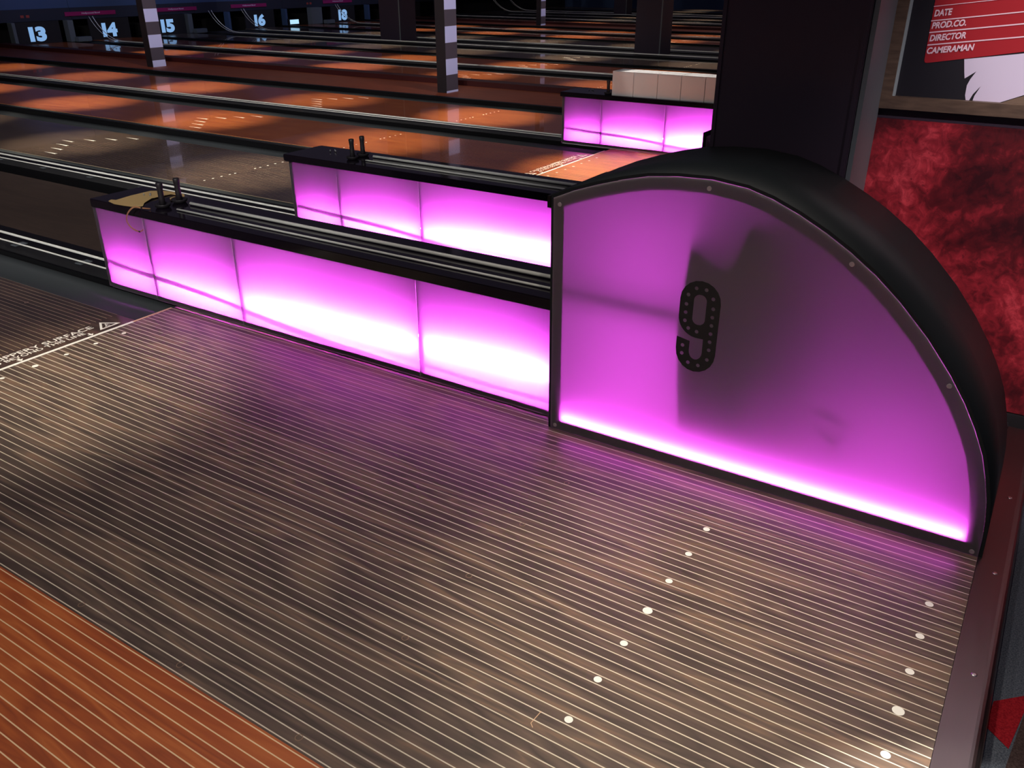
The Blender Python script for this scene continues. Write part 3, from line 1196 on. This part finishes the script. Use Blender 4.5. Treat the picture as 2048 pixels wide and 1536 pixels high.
# ------------------------------------------------------------------ pin end: masking, number boards, dividers
XA, XB = 6.0, 33.0
o = boxpart('wall_back', M_blackmatt, None, -3.2, 36, 16.6, 16.8, -.12, 3.2)
tag(o, 'black wall behind the pin decks', 'wall', kind='structure')
o = boxpart('wall_left', M_mask, None, 34.0, 34.2, -3.5, 16.6, -.12, 3.2)
tag(o, 'dark blue end wall at the far side of the hall', 'wall', kind='structure')
edges = [6.9, 10.06, 13.3, 16.2, 19.4, 22.4, 25.4, 28.4, 31.4]
ML = ['dark blue masking unit above the number thirteen', 'dark blue masking unit above the numbers fourteen and fifteen', 'dark blue masking unit above the number sixteen',
      'dark blue masking unit above the number eighteen', 'dark blue masking unit behind the left dark pillar', 'far masking unit right of the left dark pillar',
      'far masking unit behind the near chequered column', 'farthest masking unit at the end of the hall']
for k in range(8):
    x0, x1 = edges[k] + .004, edges[k + 1] - .004
    r = thing('masking_unit', ML[k], 'masking unit', ((x0 + x1) / 2, 15.38, .43))
    h = (x1 - x0) / 2
    boxpart('band', M_maskband, r, -h, h, 0, .16, 0, .235)
    boxpart('screen', M_mask, r, -h, h, .03, .16, .235, 1.6)
    bm = bmesh.new()
    for dx in (-.05, .07):
        box(bm, dx - .035, dx + .035, -.006, 0, .075, .125)
    if k < 4:
        part('orange_mark', bm, M_orangemark, r).location = ({0: .55, 1: -1.2, 2: -.1, 3: -.6}[k], 0, 0)
    else:
        bm.free()
SL = ['magenta sign above the number 14, the leftmost sign', 'magenta sign right of the left chequered column, above the number 15', 'magenta sign above the number 16', 'magenta sign above the number 18']
for (x0, x1, z0), lb in zip(((9.915, 11.13, .50), (12.15, 13.36, .50), (14.43, 15.62, .505), (17.75, 18.95, .51)), SL):
    r = thing('lane_sign', lb, 'sign', (x0, 15.37, z0), 'magenta signs above the lanes')
    w = x1 - x0
    boxpart('panel', M_pink, r, 0, w, -.012, 0, 0, .082)
    me = text_mesh('lettering', 'Hollywood Bowl', M_signtext, (w * .36, .042), offset=.03)
    link('lettering', xform(me, on_end(w * .32, -.0135, .022)), r)
for n, x in ((13, 9.20), (14, 10.88), (15, 12.42), (16, 15.29), (18, 18.47), (19, 21.6), (20, 23.3), (99, 0))[:-1]:
    r = thing('number_board', 'black board with the lit number %d at the end of its lane' % n, 'number board', (x, 15.30, 0), 'numbered boards at the lane ends')
    boxpart('board', M_blackmatt, r, -.50, .50, 0, .03, .001, .428)
    me = text_mesh('numeral', str(n), M_numeral, (.37, .29), offset=.06, spacing=.88)
    link('numeral', xform(me, on_end(-.20, -.004, .045)), r)
DL = {8.66: 'thin grey post left of the number thirteen', 9.90: 'pale grey divider right of the number thirteen', 11.80: 'dark divider left of the number fifteen', 13.0: 'grey divider right of the number fifteen',
      14.20: 'dark divider left of the number sixteen', 16.15: 'dark divider right of the number sixteen', 17.3: 'pale grey divider left of the number eighteen', 19.5: 'dark divider right of the number eighteen'}
for x, lb in DL.items():
    w = .13 if x in (9.90, 13.0) else (.42 if x == 17.3 else .07)
    o = boxpart('lane_divider', M_grey if 'grey' in lb else M_mask, None, x - w / 2, x + w / 2, 15.20, 15.37, .001 if x not in () else 0, .43, bevel=.004)
    tag(o, lb, 'divider')
# drive boxes at the foot of the climbing rails
for x, lb in ((10.02, 'small pale drive box at the foot of the rails left of the number 14'), (13.12, 'small grey drive box right of the number 15'),
              (17.62, 'small pale drive box left of the number 18')):
    o = boxpart('drive_box', M_grey, None, x - .12, x + .20, 15.02, 15.17, .001, .10, bevel=.01)
    tag(o, lb, 'drive box')
r = thing('lit_monitor', 'small bright screen at floor level right of the number 16', 'screen', (16.28, 15.1, .02))
boxpart('housing', M_blackmatt, r, -.14, .22, .005, .08, 0, .16)
boxpart('screen', M_monitor, r, -.12, .20, 0, .005, .03, .14)
